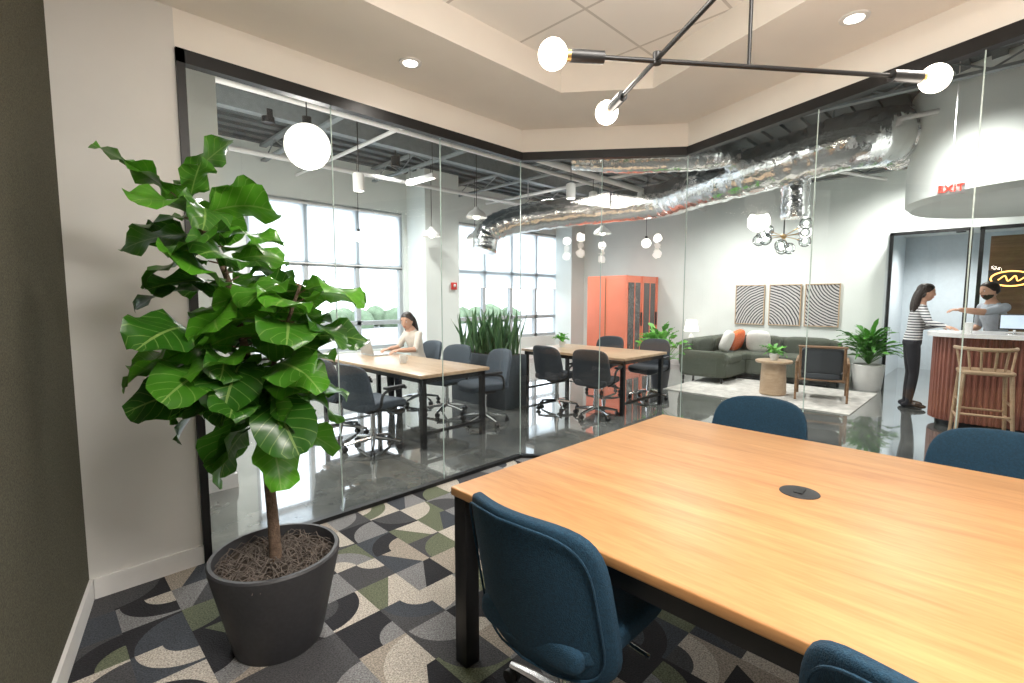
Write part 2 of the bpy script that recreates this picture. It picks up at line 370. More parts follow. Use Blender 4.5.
for t in (1.14,1.98): q=Vector(P[2])+dg*t; seam((q.x+.014,q.y))
mb.done()
for p in ((1.84,2.755),(3.24,.65),(0.6,-.6)):
    mb=MB('recessed_downlight'); mb.lathe([(0,-.004),(.045,-.004),(.047,-.008),(.07,-.008),(.072,0)],(0,0,0),m_trim); mb.lathe([(0,-.012),(.043,-.012),(.044,-.004)],(0,0,0),m_led)
    mb.done((p[0],p[1],Zc))
def lamp(kind,loc,e,col=(1,1,1),size=.1,rot=(0,0,0),**k):
    l=bpy.data.lights.new(kind.lower()+'_lamp',kind); l.energy=e; l.color=col
    if kind=='AREA': l.shape='RECTANGLE'; l.size=size; l.size_y=k.get('sy',size)
    else: l.shadow_soft_size=size
    if kind=='SPOT': l.spot_size=R(k.get('ang',140)); l.spot_blend=.8
    o=bpy.data.objects.new(k.get('name','overhead_light'),l); o.location=loc; o.rotation_euler=rot; scene.collection.objects.link(o); return o  # default name is shared by the downlights and the added lamps
lamp('SPOT',(1.84,2.755,2.97),40,(1,.93,.84),.05,ang=145)
lamp('SPOT',(3.24,.65,2.97),18,(1,.93,.84),.05,ang=130)
lamp('SPOT',(.6,-.6,2.97),38,(1,.93,.84),.1,ang=150)
mb=MB('added_light_panel'); mb.box((0,0,.0),(1.0,1.24,.04),m_trim,bev=.005); mb.box((0,0,-.021),(.94,1.18,.006),m_led); mb.done((.72,-.3,3.178))  # glowing panel above the frame, added to brighten the conference room
lamp('AREA',(.72,-.3,3.14),95,(1,.95,.88),.9,sy=1.15)  # added area lamp just below that panel
# ------------------------------------------------------------------ outer office shell
H=3.95
mb=MB('wall_window_side')
B0,B1=8.31,8.56
def wb(a0,a1,z0,z1): mb.box(((a0+a1)/2,(B0+B1)/2,(z0+z1)/2),(a1-a0,B1-B0,z1-z0),m_white)
wb(1.1,2.5,0,H); wb(5.32,6.6,0,H); wb(10.1,10.7,0,H)
for a0,a1 in ((2.5,5.32),(6.6,10.1)): wb(a0,a1,0,.55); wb(a0,a1,3.15,H)
mb.done()
for i,(a0,a1) in enumerate(((2.5,5.32),(6.6,10.1))):
    mb=MB('window_%d'%(i+1)); n=3 if i==0 else 4
    for k in range(n+1):
        a=a0+(a1-a0)*k/n; a=min(max(a,a0+.03),a1-.03); mb.box((a,8.42,1.85),(.08,.1,2.6),m_mull)
    for z in (.58,1.05,2.1,3.12): mb.box(((a0+a1)/2,8.42,z),(a1-a0,.1,.08),m_mull)
    mb.quad([(a0,8.46,.55),(a1,8.46,.55),(a1,8.46,3.15),(a0,8.46,3.15)],m_wglass)
    mb.done()
    zb=1.75 if i else 2.1
    mb=MB('roller_shade'); mb.quad([(a0+.02,8.345,zb),(a1-.02,8.345,zb),(a1-.02,8.345,3.1),(a0+.02,8.345,3.1)],m_shade)
    mb.cyl((a0+.02,8.345,3.1),(a1-.02,8.345,3.1),.02,m_trim); mb.cyl((a0+.02,8.345,zb),(a1-.02,8.345,zb),.012,m_trim); mb.done()
mb=MB('column'); mb.box((5.8,8.0,H/2),(.8,.62,H),m_white); mb.box((5.8,8.0,.06),(.84,.66,.12),m_trim); mb.done()
mb=MB('column'); mb.box((10.2,8.05,H/2),(.54,.52,H),m_white); mb.done()
mb=MB('wall_side_pier'); mb.prism([(-3,4.25),(1.12,4.25),(1.12,8.31),(-3,8.31)],0,H,m_white); mb.done()
mb=MB('baseboard_pier'); mb.prism([(-1,4.235),(1.135,4.235),(1.135,8.31),(1.12,8.31),(1.12,4.25),(-1,4.25)],0,.11,m_trim); mb.done()
mb=MB('baseboard_window'); mb.box((3.2,8.3,.055),(4.2,.02,.11),m_trim); mb.box((8.1,8.3,.055),(3.7,.02,.11),m_trim); mb.done()
mb=MB('wall_lounge')
mb.box((10.57,4.95,H/2),(.2,7.1,H),m_white)
mb.box((10.57,.9,(2.6+H)/2),(.2,1.0,H-2.6),m_white)
mb.box((10.57,-2.25,(2.6+H)/2),(.2,5.3,H-2.6),m_white)
mb.done()
mb=MB('baseboard_lounge'); mb.box((10.46,4.9,.055),(.02,6.6,.11),m_trim); mb.done()
mb=MB('wall_hallway'); mb.box((13.6,0,1.4),(.2,9,2.9),m_sky); mb.box((12.15,1.6,1.4),(2.9,.15,2.9),m_sky); mb.box((12.2,-.2,2.85),(2.9,3.6,.1),m_white); mb.done()
mb=MB('door_1')
for B in (1.375,.40): mb.box((10.44,B,1.3),(.05,.05,2.6),m_black)
mb.box((10.44,.89,2.58),(.05,1.0,.05),m_black)
mb.quad([(10.1,1.39,.02),(10.42,1.37,.02),(10.42,1.37,2.55),(10.1,1.39,2.55)],m_wglass)
mb.cyl((10.12,1.33,.8),(10.12,1.33,1.5),.015,m_black); mb.done()
mb=MB('wall_glazed_office'); mb.box((10.57,-2.3,.5),(.2,5.2,1.0),m_white)
for k in range(6): mb.box((10.5,.27-k*.95,1.8),(.08,.05,1.6),m_black)
mb.box((10.5,-2.2,2.58),(.08,5.0,.05),m_black); mb.quad([(10.52,.3,1.0),(10.52,-4.8,1.0),(10.52,-4.8,2.6),(10.52,.3,2.6)],m_wglass)
mb.box((12.2,-.2,1.3),(.08,.8,2.6),m_walnut)
mb.done()
mb=MB('neon_sign')
mb.tube([(0,.22*math.cos(a),.11*math.sin(a)) for a in [k*math.pi/16 for k in range(33)]],.010,m_gold,6)
mb.tube(smooth([(0,.14,-.02),(0,.07,.04),(0,.03,-.035),(0,-.04,.04),(0,-.07,-.035),(0,-.14,.02)]),.008,m_gold,6)
mb.box((.05,0,0),(.03,.5,.26),m_blackp); mb.done((10.40,-.08,1.80)) 
mb=MB('wall_bar_side'); mb.box((5.5,-4.9,H/2),(18,.2,H),m_white); mb.box((-2.9,0,H/2),(.2,9,H),m_white); mb.done()
mb=MB('ceiling_deck'); mb.box((5.3,1.8,H+.05),(17,14,.1),m_deck)
for k in range(48): mb.box((5.3,-4.6+k*.28,H-.02),(16.6,.12,.05),m_deck)
mb.done()
mb=MB('ceiling_joists')
for k in range(6):
    A=.9+k*1.9; mb.box((A,1.8,H-.08),(.10,13,.03),m_beam); mb.box((A,1.8,H-.30),(.08,13,.03),m_beam)
    pts=[(A,-4.6+j*.4,(H-.09) if j%2 else (H-.29)) for j in range(33)]
    for p,q in zip(pts,pts[1:]): mb.cyl(p,q,.010,m_beam,seg=6)
for B in (3.9,6.3): mb.box((5.3,B,H-.2),(10.2,.12,.2),m_beam)
mb.done()
mb=MB('ceiling_conduit_pipes')
for (p,q,r) in (((1.2,5.2,3.5),(10.4,5.2,3.5),.03),((2,7.2,3.45),(10.4,7.2,3.45),.035),((3.3,4.0,3.52),(3.3,8.3,3.52),.025),((7.4,-4,3.6),(7.4,8.2,3.6),.03),((5.2,3.5,3.5),(10.4,1.5,3.5),.025),((4.5,4.6,3.4),(10.4,4.6,3.4),.045)):
    mb.cyl(p,q,r,m_trim,seg=10)
mb.done()
def cw(x,y,z): return ((x+y)*.70711,(y-x)*.70711,z)
def duct(name,pts,r0,r1,extra=None):
    mb=MB(name); S=smooth([cw(*p) for p in pts],14); n=len(S)
    rs=[(r0+(r1-r0)*i/n)*(1+.03*math.sin(i*2.2)+.05*noise.noise(Vector((i*.4,r0,0)))) for i in range(n)]
    mb.tube(S,rs,m_foil,24)
    if extra: extra(mb)
    mb.done()
def ex(mb):
    a=Vector(cw(3.86,6.8,3.3)); mb.tube([a+Vector((0,0,-.05*i)) for i in range(15)],[.175+.012*(i%2) for i in range(15)],m_foil,20)
    for f in (cw(1.62,9.2,3.3),cw(2.98,7.9,3.4),cw(4.2,6.6,3.6),cw(.3,9.3,3.2)):
        mb.cyl(f,(f[0],f[1],H),.012,m_pipe,seg=6)
duct('flexible_foil_duct',[(-.52,9.2,2.38),(-.40,9.25,2.78),(.335,9.3,3.02),(1.62,9.2,3.16),(2.6,8.8,3.22),(3.0,7.9,3.26),(3.55,6.9,3.32),(4.15,6.25,3.43),(4.75,6.3,3.52),(5.0,6.4,3.52)],.23,.37,ex)
duct('flexible_foil_duct',[(.9,7.3,3.55),(1.6,7.1,3.46),(2.4,6.9,3.44),(2.9,7.0,3.52),(3.3,7.5,3.8)],.18,.2)
mb=MB('drum_bulkhead'); mb.lathe([(0,2.60),(1.26,2.60),(1.32,2.66),(1.32,H)],(8.27,-.35,0),m_white,64); mb.done()
mb=MB('exit_sign'); mb.box((0,0,0),(.03,.32,.19),m_trim,bev=.005); mb.cyl((0,0,.09),(0,0,2.0),.008,m_trim,seg=8)
cu=bpy.data.curves.new('exit_text','FONT'); cu.body='EXIT'; cu.size=.15; cu.extrude=.004; cu.align_x='CENTER'; cu.align_y='CENTER'
to=bpy.data.objects.new('exit_text',cu); scene.collection.objects.link(to)
me=bpy.data.meshes.new_from_object(to.evaluated_get(bpy.context.evaluated_depsgraph_get())); bpy.data.objects.remove(to)
me.transform(Matrix.Translation((-.02,0,0))@Matrix(((0,0,-1,0),(-1,0,0,0),(0,1,0,0),(0,0,0,1))))
mb.mesh(me,lambda c:m_red); mb.done((6.64,.43,2.6),0,.66)
# ------------------------------------------------------------------ conference table
mb=MB('conference_table')
cx,cy,w,l=2.04,.28,1.74,2.48
mb.box((0,0,.732),(w,l,.036),m_oak,bev=.006,seg=3)
for sx in (-1,1): mb.box((sx*(w/2-.045),0,.684),(.06,l-.06,.06),m_black)
for sy in (-1,1): mb.box((0,sy*(l/2-.045),.684),(w-.06,.06,.06),m_black)
mb.box((0,0,.684),(.06,l-.1,.05),m_black)
for sx in (-1,1):
    for sy in (-1,1):
        mb.box((sx*(w/2-.045),sy*(l/2-.045),.36),(.07,.07,.708),m_black,bev=.003)
mb.lathe([(0,.754),(.062,.754),(.068,.753),(.07,.7505)],(.05,.23,0),m_blackp)
mb.box((.05,.23,.7555),(.05,.03,.003),m_black)
mb.done((cx,cy,0))
# ------------------------------------------------------------------ swivel chairs
def chair(name,loc,rz,fab,arms=False,zf=.0,big=False):
    mb=MB(name)
    bw,bh,bz=(.56,.52,.625) if big else (.50,.45,.66)
    mb.sup((.03,0,.46),(.50,.50,.09),fab,5,10,fn=lambda p:Vector((p.x,p.y,p.z+.25*p.y*p.y-(.03 if p.x>.2 else 0)*(p.x-.2)*10)))
    def bend(p): return Vector((p.x+(1.35 if big else 1.15)*p.y*p.y-.22*(p.z-.45),p.y*(1-.18*(p.z-.5)),p.z-.25*p.y*p.y))
    mb.sup((-.21,0,bz),(.06,bw,bh),fab,5,14,fn=bend)
    mb.sup((-.19,0,.46),(.09,.42,.1),fab,4,8)
    if big:
        e=[bend(Vector((-.243,bw/2*.93*math.copysign(abs(math.cos(a))**.45,math.cos(a)),bz+bh/2*.93*math.copysign(abs(math.sin(a))**.45,math.sin(a))))) for a in [k*math.pi/24 for k in range(49)]]
        mb.tube(e,.004,fab,6)
    mb.box((0,0,.395),(.22,.18,.05),m_blackp,bev=.01)
    mb.cyl((0,0,.1),(0,0,.4),.026,m_chrome); mb.cyl((0,0,.09),(0,0,.2),.035,m_chrome)
    for k in range(5):
        a=k*2*math.pi/5+.3; c,s=math.cos(a),math.sin(a)
        mb.tube([(c*.02,s*.02,.11),(c*.15,s*.15,.095),(c*.28,s*.28,.07)],[.024,.02,.014],m_chrome,8)
        mb.cyl((c*.28,s*.28,.04),(c*.28,s*.28,.075),.009,m_blackp,seg=8)
        for o in (-1,1): mb.cyl((c*.28-s*.004*o,s*.28+c*.004*o,.028),(c*.28-s*.022*o,s*.28+c*.022*o,.028),.027,m_blackp,seg=16)
    mb.cyl((.05,-.1,.4),(.05,-.28,.385),.007,m_chrome,seg=8)
    if arms:
        for o in (-1,1):
            mb.tube(smooth([(-.12,o*.2,.42),(-.1,o*.27,.47),(-.06,o*.28,.60),(.14,o*.28,.63),(.2,o*.28,.62)],5),.014,m_blackp,8)
            mb.box((.06,o*.28,.645),(.24,.05,.025),m_blackp,bev=.008)
    return mb.done((loc[0],loc[1],zf),rz)
for c in ((1.26,.985),(1.26,-.02)): chair('conference_chair',c,0,m_teal,zf=.006,big=True)
for c in ((2.93,1.0),(2.88,-.05)): chair('conference_chair',c,math.pi,m_teal,zf=.006,big=True)
# ------------------------------------------------------------------ big fiddle leaf fig
def pot(mb,r0,r1,h,mat,z=0):
    mb.lathe([(0,z),(r0*.97,z),(r0,z+.012),(r1*.99,z+h-.03),(r1,z+h-.008),(r1-.006,z+h),(r1-.02,z+h),(r1-.03,z+h-.06)],(0,0,0),mat,56)
    mb.lathe([(0,z+h-.045),(r1*.5,z+h-.04),(r1-.022,z+h-.05)],(0,0,0),m_soil,40)
rt=Vector((.7071,-.7071,0)); fw=Vector((.7071,.7071,0))
mb=MB('potted_fiddle_leaf_fig'); pot(mb,.18,.262,.405,m_pot)
for k in range(320):
    a=random.random()*6.28; r=.22*math.sqrt(random.random()); p=Vector((r*math.cos(a),r*math.sin(a),.36)); q=random.random()*6.28
    dd=Vector((math.cos(q),math.sin(q),0))*.045; mb.tube([p-dd,p+dd.orthogonal()*.2+Vector((0,0,.026)),p+dd],.0018,m_moss,4)
tr=smooth([(0,0,.34),tuple(rt*-.01+Vector((0,0,.62))),tuple(rt*-.04+Vector((0,0,.98))),tuple(rt*-.10+Vector((0,0,1.33))),tuple(rt*-.19+fw*.03+Vector((0,0,1.64))),tuple(rt*-.34+Vector((0,0,1.93)))],8)
mb.tube(tr,[.026-.018*i/len(tr) for i in range(len(tr))],m_bark,10)
br=smooth([tuple(rt*-.04+Vector((0,0,1.0))),tuple(rt*.05+fw*-.03+Vector((0,0,1.25))),tuple(rt*.15+Vector((0,0,1.55)))],8)
mb.tube(br,[.013-.007*i/len(br) for i in range(len(br))],m_bark,8)
br2=smooth([tuple(rt*-.04+Vector((0,0,1.0))),tuple(rt*-.14+fw*-.06+Vector((0,0,1.15))),tuple(rt*-.28+fw*-.05+Vector((0,0,1.38)))],8)
mb.tube(br2,[.012-.006*i/len(br2) for i in range(len(br2))],m_bark,8)
def put_leaf(p,az,el,Ln,W,droop):
    d=Vector((math.cos(az)*math.cos(el),math.sin(az)*math.cos(el),math.sin(el)))
    q=p+d*.05; mb.tube([p,q],[.004,.003],m_bark,5)
    mb.leaf(q,d,Ln,W,m_leaf,droop,random.uniform(.0,.22),'fiddle',10,6,.024,random.uniform(-.8,.8))
def along(path,n,t0,t1,lo,hi,dr,ls=1):
    for k in range(n):
        t=t0+(t1-t0)*k/max(1,n-1); p=path[int(t*(len(path)-1))]
        az=k*2.4+random.uniform(-.4,.4); s=random.uniform(.8,1.15)*ls
        put_leaf(p,az,random.uniform(*lo)+(hi*t),.29*s,.235*s,random.uniform(*dr))
random.seed(21)
along(tr,38,.48,.97,(-.35,.25),.45,(.3,1.3))
along(br,26,.25,1,(-.35,.2),.4,(.4,1.3))
along(br2,17,.35,1,(-.4,.2),.3,(.4,1.3))
along(tr,14,.40,.55,(-.8,-.2),0,(.4,1.0))
along(tr,6,.94,1,(.2,.8),.3,(.1,.6),.85)
mb.done((.714,2.17,.006))
# ------------------------------------------------------------------ chandelier over table
def c3(x,y,z): return Vector(cw(x,y,z))
mb=MB('linear_bulb_chandelier')
b1,b2=c3(.125,1.564,2.245),c3(1.417,1.705,2.235); b3=c3(.378,2.02,2.24); b4=c3(.60,.75,2.255)
def rod(a,b):
    d=(b-a).normalized(); mb.cyl(a+d*.05,b-d*.05,.0075,m_black,seg=10)
    for p,s in ((a,1),(b,-1)):
        mb.cyl(p+d*s*.055,p+d*s*.16,.019,m_black,seg=20); mb.cyl(p+d*s*.04,p+d*s*.06,.017,m_brass,seg=20)
        mb.ball(p,.045,m_bulb,24)
rod(b1,b2); rod(b3,b4)
st=b1+(b2-b1)*.49; mb.cyl(st,(st.x,st.y,Zc+.19),.006,m_black,seg=10); mb.lathe([(0,0),(.06,0),(.062,-.02),(0,-.025)],(st.x,st.y,Zc+.2),m_black)
jn=b1+(b2-b1)*.255; mb.cyl(jn-Vector((0,0,.01)),jn+Vector((0,0,.025)),.014,m_black,seg=12)
mb.done()
for b in (b1,b2,b3,b4):
    lamp('POINT',tuple(b-Vector((0,0,.11))),2.5,(1,.9,.78),.06,name='bulb_light')
    lamp('POINT',tuple(b+Vector((0,0,.11))),8.5,(1,.93,.84),.06,name='bulb_light')
# ------------------------------------------------------------------ outer office furniture
def worktable(A0,A1,Ba,Bb):
    mb=MB('work_table'); a=(A1-A0)/2; b=(Bb-Ba)/2
    mb.box((0,0,.735),(2*a,2*b,.035),m_oakl,bev=.004)
    for x in (-1,1):
        mb.box((x*(a-.06),0,.69),(.05,2*b-.1,.05),m_black)
        for y in (-1,1): mb.box((x*(a-.06),y*(b-.06),.355),(.05,.05,.71),m_black)
    for y in (-1,1): mb.box((0,y*(b-.06),.69),(2*a-.1,.05,.05),m_black); mb.box((0,y*(b-.06),.15),(2*a-.12,.03,.03),m_black)
    mb.done(((A0+A1)/2,(Ba+Bb)/2,0))
worktable(2.7,3.6,3.95,6.3); worktable(5.3,6.4,3.3,5.1)
for B in (4.4,5.1): chair('office_chair',(2.42,B),0+random.uniform(-.15,.15),m_greyf,True)
for B in (4.35,5.1): chair('office_chair',(3.88,B),math.pi+random.uniform(-.2,.2),m_greyf,True)
chair('office_chair',(4.0,5.9),math.pi,m_greyf,True)
for B in (3.6,4.25): chair('office_chair',(5.12,B),random.uniform(-.3,.3),m_blackf,True)
for B in (3.7,4.5): chair('office_chair',(6.62,B),math.pi+random.uniform(-.3,.3),m_blackf,True)
mb=MB('laptop'); mb.box((0,0,.008),(.23,.33,.015),m_pipe,bev=.004); mb.box((-.13,0,.12),(.01,.33,.23),m_pipe,rot=(0,-.25,0),bev=.003); mb.box((-.124,0,.12),(.004,.3,.2),m_screen,rot=(0,-.25,0)); mb.done((3.30,5.9,.7525))
mb=MB('coffee_mug'); mb.lathe([(0,0),(.035,0),(.04,.01),(.04,.095),(.036,.095),(.034,.02),(0,.015)],(0,0,0),m_potw,24); mb.tube([(.038,0,.075),(.062,0,.07),(.062,0,.03),(.038,0,.025)],.005,m_potw,6); mb.done((3.1,4.9,.7525))
def bush(name,loc,potf,n,Ln,W,z0,mat,el=(.2,1.3),droop=(.5,1.3),prof='oval',rise=.25,fold=.2):
    mb=MB(name); potf(mb)
    for k in range(n):
        az=random.random()*6.28; e=random.uniform(*el); s=random.uniform(.75,1.15)
        d=Vector((math.cos(az)*math.cos(e),math.sin(az)*math.cos(e),math.sin(e)))
        p0=Vector((0,0,z0)); p1=p0+d*rise*random.uniform(.3,1)+Vector((0,0,rise*.5*random.random()))
        mb.tube([p0,p1],[.004,.003],mat,4); mb.leaf(p1,d,Ln*s,W*s,mat,random.uniform(*droop),fold,prof,6,2,.01,random.uniform(-.4,.4))
    mb.done(loc)
bush('potted_leafy_plant',(7.62,4.05,0),lambda m:pot(m,.13,.17,.34,m_pot),110,.17,.12,.34,m_leaf2,rise=.48,el=(.5,1.5))
bush('potted_fern',(9.86,1.5,0),lambda m:pot(m,.19,.23,.42,m_potw),150,.32,.07,.42,m_fern,rise=.34,el=(.5,1.5),droop=(.5,1.4))
bush('tabletop_plant',(5.9,4.8,.7525),lambda m:pot(m,.04,.055,.09,m_potw),25,.1,.05,.08,m_leaf2,rise=.08)
bush('tabletop_plant',(8.22,2.45,.553),lambda m:pot(m,.05,.07,.1,m_potw),30,.15,.05,.09,m_leaf2,rise=.08)
mb=MB('snake_plant_planter'); mb.box((0,0,.365),(.42,1.15,.73),m_slate,bev=.006)
mb.box((0,0,.731),(.38,1.11,.004),m_soil)
for k in range(110):
    x=random.uniform(-.17,.17); y=random.uniform(-.53,.53); az=random.random()*6.28; e=random.uniform(1.2,1.5)
    mb.leaf((x,y,.73),(math.cos(az)*math.cos(e),math.sin(az)*math.cos(e),math.sin(e)),random.uniform(.3,.68),.055,m_snake,random.uniform(-.1,.35),.5,'blade',6,2,.006,random.uniform(-2,2))
mb.done((4.70,5.20,0))
mb=MB('phone_booth'); 
mb.box((0,0,1.0),(1.34,1.0,2.0),m_booth,bev=.02)
for x in (-.31,.31): mb.box((x*1.05,-.502,1.05),(.48,.02,1.6),m_darkgl); mb.box((x*1.05,-.515,1.05),(.03,.01,1.6),m_booth); mb.box((x*1.05+.29,-.52,1.05),(.03,.03,.3),m_black)
for x in (-.645,0,.645): mb.box((x,-.51,1.05),(.05,.03,1.9),m_booth)
mb.box((-.675,0,1.0),(.012,.015,1.9),m_walnut); mb.box((0,0,.03),(1.3,.96,.06),m_black)
mb.done((9.74,6.16,0))
mb=MB('sectional_sofa')
mb.sup((9.95,3.0,.24),(.9,2.1,.3),m_green,10); mb.sup((10.25,3.0,.52),(.26,2.1,.5),m_green,7)
for y in (2.45,3.25): mb.sup((9.85,y,.42),(.7,.78,.16),m_green,6); mb.sup((10.08,y,.63),(.16,.76,.34),m_green,5,rot=(0,-.15,0))
mb.sup((9.95,2.0,.36),(.9,.16,.5),m_green,8)
mb.sup((9.4,3.75,.24),(1.7,.85,.3),m_green,10); mb.sup((9.4,4.08,.5),(1.75,.24,.52),m_green,7)
for x in (9.0,9.75): mb.sup((x,3.65,.42),(.78,.7,.16),m_green,6); mb.sup((x,3.92,.62),(.74,.16,.34),m_green,5,rot=(.12,0,0))
mb.sup((8.58,3.72,.34),(.14,.85,.46),m_green,8)
for x,y in ((8.6,3.4),(8.6,4.1),(9.55,2.0),(10.3,2.0),(10.3,4.1)): mb.cyl((x,y,0.012),(x,y,.1),.02,m_black,seg=8)
mb.done()
for p,m,r in (((9.35,3.62,.70),m_cushw,(.3,.2,.1)),((9.78,3.60,.70),m_orange,(.3,-.2,-.2)),((9.92,3.25,.69),m_cushw,(0,-.3,.3))):
    mb=MB('throw_pillow'); mb.sup((0,0,0),(.42,.15,.42) if abs(r[0])>0 else (.15,.42,.42),m,3.2,8); o=mb.done(p); o.rotation_euler=r
mb=MB('area_rug'); mb.box((8.45,2.6,.006),(2.0,2.6,.012),m_rug,bev=.003); mb.done()
mb=MB('drum_side_table'); mb.lathe([(0,0),(.17,0),(.19,.02),(.17,.5),(.0,.5)],(0,0,0),m_oakl,32); mb.lathe([(0,.5),(.25,.5),(.26,.51),(.26,.535),(.25,.54),(0,.54)],(0,0,0),m_oakl,40); mb.done((8.22,2.45,.012))
mb=MB('lounge_armchair')
for y in (-.32,.32):
    mb.tube(smooth([(.33,y,0),(.3,y,.3),(.28,y,.56),(.1,y,.58),(-.3,y,.55)],6),.018,m_walnut,8)
    mb.tube([(-.22,y,.56),(-.34,y,0)],[.02,.015],m_walnut,8); mb.cyl((.3,y,.3),(-.28,y,.26),.015,m_walnut,seg=8)
    mb.cyl((-.24,y*.85,.28),(-.42,y*.85,.8),.018,m_walnut,seg=8)
for z,x in ((.8,-.42),(.3,-.25)): mb.cyl((x,-.3,z),(x,.3,z),.018,m_walnut,seg=8)
mb.cyl((.3,-.32,.3),(.3,.32,.3),.015,m_walnut,seg=8)
mb.sup((.02,0,.36),(.6,.56,.13),m_blackf,5); mb.sup((-.29,0,.6),(.12,.54,.42),m_blackf,5,rot=(0,-.33,0)); mb.done((8.45,1.85,.012),R(12))
for i,B in enumerate((3.615,2.97,2.345)):
    mb=MB('framed_artwork'); mb.box((0,0,0),(.02,.53,.76),artmat('art_rings_%d'%i,((0,.45,.5),(0,-.4,.5),(0,.42,-.55))[i],(6.5,6,6.5)[i]))
    for s in (-1,1): mb.box((-.004,s*.272,0),(.035,.016,.80),m_oakl); mb.box((-.004,0,s*.388),(.035,.53,.016),m_oakl)
    mb.done((10.45,B,1.38))
mb=MB('side_table_with_lamp'); mb.lathe([(0,.5),(.22,.5),(.22,.53),(0,.53)],(0,0,0),m_oakl); 
for k in range(3): a=k*2.09; mb.cyl((.15*math.cos(a),.15*math.sin(a),0),(.12*math.cos(a),.12*math.sin(a),.5),.012,m_black,seg=8)
mb.lathe([(0,.53),(.07,.53),(.09,.6),(.05,.72),(.015,.76),(.015,.85)],(0,0,0),m_potw); mb.lathe([(.10,1.06),(.15,.82)],(0,0,0),m_globe); mb.done((10.0,4.62,0))
mb=MB('glass_bubble_chandelier')
hub=Vector((0,0,0)); mb.cyl(hub,(0,0,H-2.44),.01,m_black,seg=8); mb.ball(hub,.04,m_brass,12)
m_bub=glassmat('clear_bubble',(.86,.88,.88),.8,1.3)
for k in range(11):
    a=k*2.4; r=.28+.1*(k%2); z=-.16+.10*(k%4); p=Vector((r*math.cos(a),r*math.sin(a),z)); mb.cyl(hub,p*.8,.006,m_brass,seg=6); mb.ball(p,.09,m_bub,20); mb.ball(p,.035,m_led,10); mb.cyl(p*.70,p*.86,.024,m_chrome,seg=12)
mb.done((8.2,2.39,2.44))
mb=MB('globe_pendant'); mb.ball((0,0,0),.2,m_globe,32); mb.cyl((0,0,.19),(0,0,.26),.04,m_black); mb.cyl((0,0,.2),(0,0,H-2.885),.006,m_black,seg=8); mb.done((1.93,4.57,2.885))
lamp('POINT',(1.93,4.57,2.6),80,(1,.95,.88),.15,name='globe_light')
for (x,y,z) in ((-.57,8,2.8),(-1.46,9,2.63),(1.75,9.6,2.75),(-.75,10.0,2.7)):
    mb=MB('dome_pendant'); mb.lathe([(.17,0),(.165,.03),(.12,.09),(.05,.13),(.03,.17),(0,.17)],(0,0,0),m_potw,32); mb.ball((0,0,.03),.06,m_led,12); mb.cyl((0,0,.15),(0,0,H-z),.006,m_black,seg=6); mb.done(cw(x,y,z))
for (x,y,z) in ((.825,7,2.9),(-1.84,6,2.79),(1.3,8.0,3.0)):
    mb=MB('cylinder_pendant'); mb.lathe([(0,.01),(.06,.01),(.065,0),(.065,.2),(.02,.22),(0,.22)],(0,0,0),m_potw,24); mb.lathe([(0,-.002),(.05,-.002),(.05,.01)],(0,0,0),m_led); mb.cyl((0,0,.2),(0,0,H-z),.006,m_black,seg=6); mb.done(cw(x,y,z))
for (x,y,z) in ((2.55,9.4,2.55),(-2.6,8.4,2.55)):
    mb=MB('small_globe_pendant'); mb.ball((0,0,0),.09,m_globe,20); mb.cyl((0,0,.08),(0,0,.13),.025,m_black); mb.cyl((0,0,.1),(0,0,H-z),.005,m_black,seg=6); mb.done(cw(x,y,z))
mb=MB('linear_pendant_light'); mb.box((0,0,0),(.08,.7,.07),m_trim); mb.box((0,0,-.037),(.06,.66,.006),m_led)
for y in (-.3,.3): mb.cyl((0,y,.03),(0,y,.6),.004,m_black,seg=6)
mb.done((4.5,6.5,3.35))
mb=MB('fire_alarm'); mb.box((0,0,0),(.12,.04,.14),mk('alarm_red',(.6,.03,.02),.4),bev=.005); mb.ball((0,-.02,.01),(.03,.02,.03),m_trim,12); mb.done((6.05,7.67,1.75))
# bar
mb=MB('bar_counter')
def rrect(a0,a1,b0,b1,r,n=10):
    o=[]
    for cx_,cy_,s in ((a1-r,b1-r,0),(a0+r,b1-r,90)):
        for k in range(n+1): a=R(s+90*k/n); o.append((cx_+r*math.cos(a),cy_+r*math.sin(a)))
    o+= [(a0,b0),(a1,b0)]; return o
o=rrect(7.55,8.3,-2.4,.55,.3); mb.prism(o,.08,1.06,m_barw); mb.prism(rrect(7.6,8.25,-2.35,.5,.28),0,.08,m_black); mb.prism(rrect(7.47,8.36,-2.45,.62,.36),1.06,1.105,m_top)
per=[]
for p,q in zip(o,o[1:]+o[:1]):
    p=Vector(p);q=Vector(q); n=max(1,int((q-p).length/.05)); per+=[p+(q-p)*k/n for k in range(n)]
for p in per: mb.cyl((p.x,p.y,.08),(p.x,p.y,1.06),.018,m_barw,seg=6)
mb.done()
def stool(loc,rz):
    mb=MB('bar_stool')
    for x in (-1,1):
        for y in (-1,1): mb.tube([(x*.22,y*.22,0),(x*.17,y*.18,.72)],[.016,.02],m_oakl,8)
    mb.sup((0,0,.735),(.42,.44,.05),m_oakl,5)
    for z,q in ((.25,.205),(.42,.193)):
        for y in (-1,1): mb.cyl((-q,y*q,z),(q,y*q,z),.012,m_oakl,seg=8)
    for x in (-1,1): mb.cyl((x*.2,-.2,.3),(x*.2,.2,.3),.012,m_oakl,seg=8)
    arc=[(.12-.32*math.cos(a),.24*math.sin(a),.98) for a in [(-1.45+2.9*k/16) for k in range(17)]]
    mb.tube(arc,.02,m_oakl,8)
    for a in (-1.3,-.7,-.25,.25,.7,1.3): mb.cyl((.02-.2*math.cos(a),.2*math.sin(a),.74),(.12-.32*math.cos(a),.24*math.sin(a),.98),.011,m_oakl,seg=8)
    mb.done((loc[0],loc[1],0),rz)
stool((7.12,.08),R(8)); stool((7.1,-.75),R(-5))
